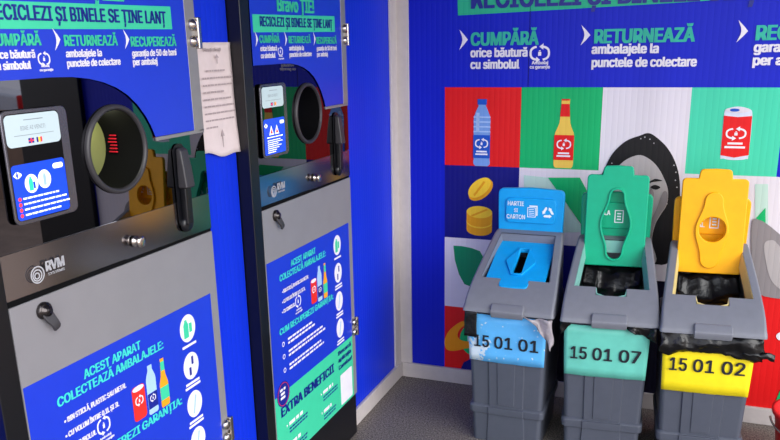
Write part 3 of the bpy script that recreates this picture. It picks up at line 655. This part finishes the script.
def sorting_bin(kind, x, yb, rz, label, lidm, innerm, labm, code, sign):
    t_ = thing('sorting_bin', label, 'recycling bin', (x, yb, ZB), rz, 'grey sorting bins along the back wall')
    t_.scale = (KB, KB, KB)
    # body: tapered shell with centre panel and belt
    BX = .007
    bm = bmesh.new()
    def sect(z, w, v0, v1, r_=.02):
        pts = rrect(-w-BX, w-BX, -v1, -v0, r_, 4); return [bm.verts.new((a, b_, z)) for a, b_ in pts]
    def loft(secs):
        for a, b_ in zip(secs, secs[1:]):
            n = len(a)
            for i in range(n): bm.faces.new((a[i], a[(i+1) % n], b_[(i+1) % n], b_[i]))
        bm.faces.new(secs[0]); bm.faces.new(secs[-1])
    W_ = lambda z: .145+.020*z/.56
    V1 = lambda z: .392+.026*z/.56
    loft([sect(-ZB/KB, W_(-.044), .03, V1(-.044)), sect(.10, W_(.1), .028, V1(.1)), sect(.56, W_(.56), .02, V1(.56))])
    loft([sect(.088, W_(.1)+.004, .026, V1(.1)+.004), sect(.092, W_(.1)+.009, .024, V1(.1)+.009), sect(.122, W_(.12)+.010, .024, V1(.12)+.010), sect(.130, W_(.12)+.002, .026, V1(.12)+.002)])
    def fronts(u0a, u1a, u0b, u1b, z0, z1, d0, d1):
        vs = []
        for z, a, c_ in ((z0, u0a, u1a), (z1, u0b, u1b)):
            v = V1(z); vs += [bm.verts.new((a-.004-BX, -v+.004, z)), bm.verts.new((a-BX, -v-d0, z)), bm.verts.new((c_-BX, -v-d0, z)), bm.verts.new((c_+.004-BX, -v+.004, z))]
        for i in range(3): bm.faces.new((vs[i], vs[i+1], vs[i+5], vs[i+4]))
        bm.faces.new(vs[:4]); bm.faces.new(vs[4:])
    fronts(-.070, .070, -.078, .078, .128, .555, .007, 0); fronts(-.034, .034, -.040, .040, .14, .55, .011, 0)
    fronts(-.074, .074, -.074, .074, .092, .124, .015, 0); fronts(-.079, .079, -.074, .074, -.040, .090, .007, 0)
    from_bm('body', bm, M['bin'], t_, bevel=.002, seg=1)
    # code label wrapped on the front
    bm = bmesh.new(); z0, z1 = {'blue': .333, 'green': .326, 'yellow': .311}[kind], .541; cols = 20; g_ = []
    for j in range(7):
        row = []
        for i in range(cols+1):
            u = -1+2*i/cols; z = z0+(z1-z0)*j/6
            au = abs(u); yy = -V1(z)-.0135-(0 if au < .45 else -(au-.45)*.010)-.0015*noise.noise(Vector((u*3+x*9, z*12, 2)))
            row.append(bm.verts.new((u*(W_(z)-.002)-BX, yy, z+.002*noise.noise(Vector((u*4, x*7, j))) if j in (0, 6) else z)))
        g_.append(row)
    for j in range(6):
        for i in range(cols): bm.faces.new((g_[j][i], g_[j][i+1], g_[j+1][i+1], g_[j+1][i]))
    cl = from_bm('code_label', bm, labm, t_, smooth=True); md = cl.modifiers.new('solid', 'SOLIDIFY'); md.thickness = .0008
    yl = -V1(.42)-.0165
    lettering([(code[0], -.138, .4, .060, .050, .017), (code[1], -.054, .4, .072, .050, .017), (code[2], .046, .4, .078, .050, .017)], M['digit'], cl, yl-.001, 'code_lettering')
    # hood
    prof = ramp_pts(); zb2 = .556
    bm = bmesh.new(); cols_of = lambda w: [-w, -(w-.032), -.058, .058, w-.032, w]
    rows = []
    for (v, z, w) in prof: rows.append([bm.verts.new((u, -v, z)) for u in cols_of(w)])
    LIP = 5                                  # rows 0..LIP hold the opening, the notch runs one row further
    for i in range(len(prof)-1):
        for k in range(5):
            inside = (i >= 1 and i < LIP and 1 <= k <= 3) or (i == LIP and k == 2)
            if not inside: bm.faces.new((rows[i][k], rows[i][k+1], rows[i+1][k+1], rows[i+1][k]))
    base = [[bm.verts.new((r_[k].co.x*1.0+(.006 if k == 5 else -.006), r_[k].co.y, zb2)) for k in (0, 5)] for r_ in rows]
    for i in range(len(prof)-1):
        bm.faces.new((rows[i][0], rows[i+1][0], base[i+1][0], base[i][0])); bm.faces.new((rows[i][5], base[i][1], base[i+1][1], rows[i+1][5]))
    bm.faces.new(rows[0]+[base[0][1], base[0][0]])
    fb = [base[-1][0]]+rows[-1]+[base[-1][1]]
    bm.faces.new(fb)
    hood = from_bm('hood', bm, M['bin_hood'], t_, bevel=.013, seg=4, angle=32)
    # raised grip at the hood's lower edge
    bm = bmesh.new(); vs = []
    for (v, z, w, d) in ((.432, .594, .064, .002), (.444, .582, .066, .010), (.464, .562, .066, .010), (.464, .552, .066, .008)):
        vs.append([bm.verts.new((-w, -v+.006, z-.012)), bm.verts.new((-w, -v-d*.4, z+d)), bm.verts.new((w, -v-d*.4, z+d)), bm.verts.new((w, -v+.006, z-.012))])
    for a, b_ in zip(vs, vs[1:]):
        for i in range(4): bm.faces.new((a[i], a[(i+1) % 4], b_[(i+1) % 4], b_[i]))
    bm.faces.new(vs[0]); bm.faces.new(vs[-1]); from_bm('hood_grip', bm, M['bin_hood'], hood, bevel=.004)
    # inner frame of the opening, one tint per bin
    bm = bmesh.new(); loop = []
    for i in range(1, LIP+1): loop.append((-(prof[i][2]-.032), prof[i][0], prof[i][1]))
    loop += [(-.058, prof[LIP][0], prof[LIP][1]), (-.054, prof[LIP+1][0]-.010, prof[LIP+1][1]+.007), (-.02, prof[LIP+1][0], prof[LIP+1][1]), (.02, prof[LIP+1][0], prof[LIP+1][1]), (.054, prof[LIP+1][0]-.010, prof[LIP+1][1]+.007), (.058, prof[LIP][0], prof[LIP][1])]
    for i in range(LIP, 0, -1): loop.append((prof[i][2]-.032, prof[i][0], prof[i][1]))
    up_, lo_ = [], []
    for (u, v, z) in loop:
        up_.append(bm.verts.new((u, -v, z-.003))); k = .93
        lo_.append(bm.verts.new((u*k, -(v if v < .1 else v-.012), z-.055 if kind == 'blue' or v > .1 else z-.055)))
    n = len(loop)
    for i in range(n): bm.faces.new((up_[i], up_[(i+1) % n], lo_[(i+1) % n], lo_[i]))
    fr = from_bm('opening_frame', bm, innerm, t_); md = fr.modifiers.new('solid', 'SOLIDIFY'); md.thickness = .004; md.offset = 0
    # sign panel standing at the back
    sp = flat('sign_panel', [[(-.140, .792), (.140, .792), (.143, .93)]+[(.143-.022+.022*math.cos(R(a)), .968+.022*math.sin(R(a))) for a in range(0, 91, 15)]+[(0, .996)]+[(-.143+.022-.022*math.cos(R(a)), .968+.022*math.sin(R(a))) for a in range(90, -1, -15)]+[(-.143, .93)]], lidm, t_, -.012, .016, .004)
    flat('raised_field', [rrect(-.108, .110, .842, .952, .022)], lidm, sp, -.034, .003, .004)
    ls_ = []
    if len(sign) == 3: ls_ = [(sign[0], -.098, .918, .070, .019, .015), (sign[1], -.070, .890, .016, .016, .015), (sign[2], -.102, .860, .080, .019, .015)]
    else: ls_ = [(sign[0], -.098, .900, .074, .019, .03)]+([(sign[1], -.098, .872, .074, .019, .03)] if len(sign) > 1 else [])
    lettering(ls_, M['symbol'], sp, -.0462, 'sign_lettering')
    sy = []
    if kind == 'blue':
        sy += [rect(-.012, .024, .870, .914), rect(-.009, .021, .873, .911)]+[rect(-.005, .017, .879+j*.008, .8815+j*.008) for j in range(4)]
        sy += [[(-.004, .9165), (-.004, .922), (.032, .922), (.032, .878), (.0265, .878), (.0265, .9165)]]
    else:
        sy += [rect(-.006, .030, .868, .922), rect(-.002, .026, .872, .918)]+[rect(.004, .020, .880+j*.012, .886+j*.012) for j in range(3)]
    flat('container_symbol', sy, M['symbol'], sp, -.0462, .0004)
    rc = []
    for k in range(3):
        a = R(120*k); rot = lambda p: (.076+p[0]*math.cos(a)-p[1]*math.sin(a), .894+p[0]*math.sin(a)+p[1]*math.cos(a))
        rc.append([rot(p) for p in ((-.019, -.017), (-.015, -.0205), (.006, -.0205), (.006, -.024), (.018, -.015), (.006, -.007), (.006, -.0105), (-.013, -.0105))])
    flat('recycling_symbol', rc, M['symbol'], sp, -.0462, .0004)
    # lid: built standing, then laid down on the paper bin
    L, hwL = (.292 if kind == 'blue' else .378), .122
    cnr = lambda cx, cz, r_, a0: [(cx+r_*math.cos(R(a0+15*i)), cz+r_*math.sin(R(a0+15*i))) for i in range(7)]
    outl = cnr(-hwL+.012, .012, .012, 180)+cnr(hwL-.012, .012, .012, 270)+cnr(hwL-.016, L-.016, .016, 0)+[(.062, L), (.061, L+.012)]+cnr(.044, L+.020, .016, 0)[2:]+[(0, L+.038)]+cnr(-.044, L+.020, .016, 90)[:5]+[(-.061, L+.012), (-.062, L)]+cnr(-hwL+.016, L-.016, .016, 90)
    lid_parts = []
    if kind == 'blue':
        slot = [(-.019, .07), (.019, .07), (.019, .235), (.010, .243), (-.010, .243), (-.019, .235)]
        me = flat_mesh('lid', [outl, slot], .010, .003); lid = link('lid', me, lidm, t_)
        dm = [(-.027, .060), (.027, .060), (.027, .08), (.060, .15), (.062, .165), (.031, .233), (.024, .252), (-.024, .252), (-.031, .233), (-.062, .165), (-.060, .15), (-.027, .08)]
        e = link('slot_rim', flat_mesh('slot_rim', [dm, slot], .004, .002), lidm, lid); e.location = (0, .008, 0)
        dk = link('slot_shadow_box', flat_mesh('slot_box', [rect(-.026, .026, .06, .25)], .002), M['tube'], lid); dk.name = 'slot_shade_plate'; dk.location = (0, -.045, 0)  # added black plate, stands in for the shade inside the slot
        lid.location = (0, -.062, .768); lid.rotation_euler = (R(111.5), 0, 0)
    elif kind == 'green':
        hole = pin_outline(0, .030, .318, .026, .056, .029)
        me = flat_mesh('lid', [outl, hole], .012, .004); lid = link('lid', me, lidm, t_)
        rim = pin_outline(0, .022, .326, .034, .064, .037)
        e = link('opening_rim', flat_mesh('opening_rim', [rim, hole], .004, .002), lidm, lid); e.location = (0, -.019, 0)
        lid.location = (0, -.085, .694); lid.rotation_euler = (R(-5), 0, 0)
    else:
        pin = pin_outline(0, .022, .326, .034, .062, .036); hole = circ(.002, .178, .050, n=40)
        me = flat_mesh('lid', [outl, hole], .012, .004); lid = link('lid', me, lidm, t_)
        e = link('opening_rim', flat_mesh('opening_rim', [pin, hole], .005, .003), lidm, lid); e.location = (0, -.019, 0)
        lid.location = (0, -.085, .694); lid.rotation_euler = (R(-5), 0, 0)
    return t_
YB, ZB, KB = -.157, .0432, .973                # back edge of the row, design base height, design scale
B1 = sorting_bin('blue', .670, YB, 0, 'grey bin with closed sky blue slotted lid and paper sign, code 15 01 01', M['lid_blue'], M['in_grey'], M['lab_blue'], ('15', '01', '01'), ('HARTIE', 'SI', 'CARTON'))
B2 = sorting_bin('green', 1.016, YB, R(5), 'grey bin with raised green lid and pin-shaped opening, code 15 01 07', M['lid_green'], M['in_mint'], M['lab_mint'], ('15', '01', '07'), ('STICLA',))
B3 = sorting_bin('yellow', 1.375, YB, R(5), 'grey bin with raised yellow lid and round hole, code 15 01 02', M['lid_yellow'], M['in_cream'], M['lab_yellow'], ('15', '01', '02'), ('PLASTIC', 'METAL'))

# ------------------------------------------------------------------ bin bags
def crumple(name, nx, ny, fn, amp, sc, m, parent, seed, thick=.0015):
    bm = bmesh.new(); g_ = []
    for j in range(ny+1):
        row = []
        for i in range(nx+1):
            p = Vector(fn(i/nx, j/ny)); q = p*sc+Vector((seed*3.7, seed*1.3, 0))
            d = Vector((noise.noise(q), noise.noise(q+Vector((9, 2, 4))), noise.noise(q+Vector((3, 8, 1)))))
            d += .5*Vector((abs(noise.noise(q*2.3)), -abs(noise.noise(q*2.3+Vector((5, 5, 5)))), noise.noise(q*2.1)))
            row.append(bm.verts.new(p+d*amp))
        g_.append(row)
    for j in range(ny):
        for i in range(nx): bm.faces.new((g_[j][i], g_[j][i+1], g_[j+1][i+1], g_[j+1][i]))
    o = from_bm(name, bm, m, parent, smooth=True); md = o.modifiers.new('solid', 'SOLIDIFY'); md.thickness = thick
    return o
def lerp(a, b_, t): return a+(b_-a)*t
def bag(x, rz, label, seed):
    t_ = thing('bin_bag', label, 'bin bag', (x, YB, ZB+.56*KB), rz, 'bags lining the sorting bins'); t_.scale = (KB, KB, KB); return t_
def inside(t_, seed, z=-.0):
    # the sunk mouth of the bag seen through the opening
    crumple('bag_mouth', 26, 26, lambda u, v: (lerp(-.118, .118, u), lerp(-.075, -.330, v), .075-.05*math.sin(math.pi*u)*math.sin(math.pi*v)+(.055 if v < .12 else 0)-.05*v), .014, 22, M['bag'], t_, seed)
t1 = bag(.670, 0, 'crumpled grey bin bag bunched out under the hood of the 15 01 01 bin', 1)
crumple('bag_tuft', 16, 12, lambda u, v: (lerp(.056+.070*v, .186, u), -.462-.012*v-.006*math.sin(u*9), -.006-.125*v*(.15+.85*u)), .009, 26, M['bag_grey'], t1, 1)
crumple('bag_flap', 8, 8, lambda u, v: (lerp(-.178, -.126, u), -.446-.002*v, -.004-.108*v), .003, 14, M['bag'], t1, 4)
t2 = bag(1.016, R(5), 'black bin bag showing in the open mouth of the 15 01 07 bin', 2); inside(t2, 2)
crumple('bag_overhang', 16, 8, lambda u, v: (lerp(.060, .178, u), -.448-.008*math.sin(u*8), -.004-(.012+.050*u)*v), .010, 30, M['bag'], t2, 5)
crumple('bag_overhang', 10, 8, lambda u, v: (lerp(-.184, -.140, u), -.440, -.004-(.055-.04*u)*v), .009, 30, M['bag'], t2, 6)
t3 = bag(1.375, R(5), 'glossy black bin bag spilling in a wide band over the 15 01 02 bin', 3); inside(t3, 3)
crumple('bag_overhang', 48, 12, lambda u, v: (lerp(-.182, .178, u), -.440-.012*math.sin(math.pi*v)-.003*math.sin(u*17), -.002-(.084+.010*math.sin(u*6+2))*v), .011, 26, M['bag'], t3, 8)
crumple('bag_overhang', 16, 8, lambda u, v: (lerp(.11, .215, u), -.446-.010*math.sin(math.pi*v), -.050-.028*v-.01*u), .008, 30, M['bag'], t3, 9)

# ------------------------------------------------------------------ red bucket at the right
bu = thing('red_bucket', 'round red plastic bucket at the right edge beside the yellow-lidded bin', 'bucket', (1.80, -.42, 0))
bm = bmesh.new(); rs = lathe(bm, [(.0001, .004), (.105, .004), (.108, .0), (.140, .245), (.150, .250), (.150, .262), (.137, .262), (.104, .010), (.0001, .008)], 40, (0, 0, 0), 'Z')
from_bm('pail', bm, M['bucket'], bu, smooth=True)
bm = bmesh.new(); N = 24; prev = None
for i in range(N+1):
    a = math.pi*i/N; c = Vector((.152*math.cos(a), -.152*math.sin(a)*.98, .225-.03*math.sin(a))); ring = []
    for k in range(8):
        b_ = 2*math.pi*k/8; ring.append(bm.verts.new(c+Vector((math.cos(a)*math.cos(b_), -math.sin(a)*math.cos(b_), math.sin(b_)))*.004))
    if prev:
        for k in range(8): bm.faces.new((prev[k], prev[(k+1) % 8], ring[(k+1) % 8], ring[k]))
    prev = ring
from_bm('bail_handle', bm, M['steel'], bu, smooth=True)

# ------------------------------------------------------------------ parked car outside, seen in the machine's glass
car = thing('parked_car', 'white parked car mirrored in the dark glass of the nearest machine', 'car', (9.34, 3.86, -.02), R(-45))
bm = bmesh.new(); side = [(-2.1, .35), (-2.15, .75), (-2.05, 1.05), (-1.75, 1.12), (-1.25, 1.62), (.55, 1.66), (1.15, 1.15), (1.95, 1.0), (2.1, .7), (2.05, .35)]
l_ = [[bm.verts.new((a, s*(.86 if z < 1.2 else .68), z)) for a, z in side] for s in (-1, 1)]
bm.faces.new(l_[0]); bm.faces.new(l_[1][::-1])
for i in range(len(side)): bm.faces.new((l_[0][i], l_[0][(i+1) % len(side)], l_[1][(i+1) % len(side)], l_[1][i]))
cb = from_bm('car_body', bm, M['carwhite'], car, bevel=.05, seg=3)
for s in (-1, 1):
    bm = bmesh.new(); vs = [bm.verts.new((a, s*y_, z)) for a, z, y_ in ((-1.45, 1.22, .868), (.85, 1.22, .868), (.42, 1.58, .72), (-1.12, 1.56, .72))]; bm.faces.new(vs)
    o = from_bm('side_window', bm, M['carglass'], car); md = o.modifiers.new('solid', 'SOLIDIFY'); md.thickness = .02; md.offset = 0
    for a in (-1.35, 1.3):
        bm = bmesh.new(); lathe(bm, [(.0001, -.1), (.20, -.1), (.31, -.09), (.33, 0), (.31, .09), (.0001, .1)], 24, (a, s*.80, .33)); from_bm('wheel', bm, M['tyre'], car, smooth=True)
    boxes('tail_light', [(-2.16, -1.98, s*.80-.07, s*.80+.07, .88, 1.06)], M['bucket'], car, bevel=.02)
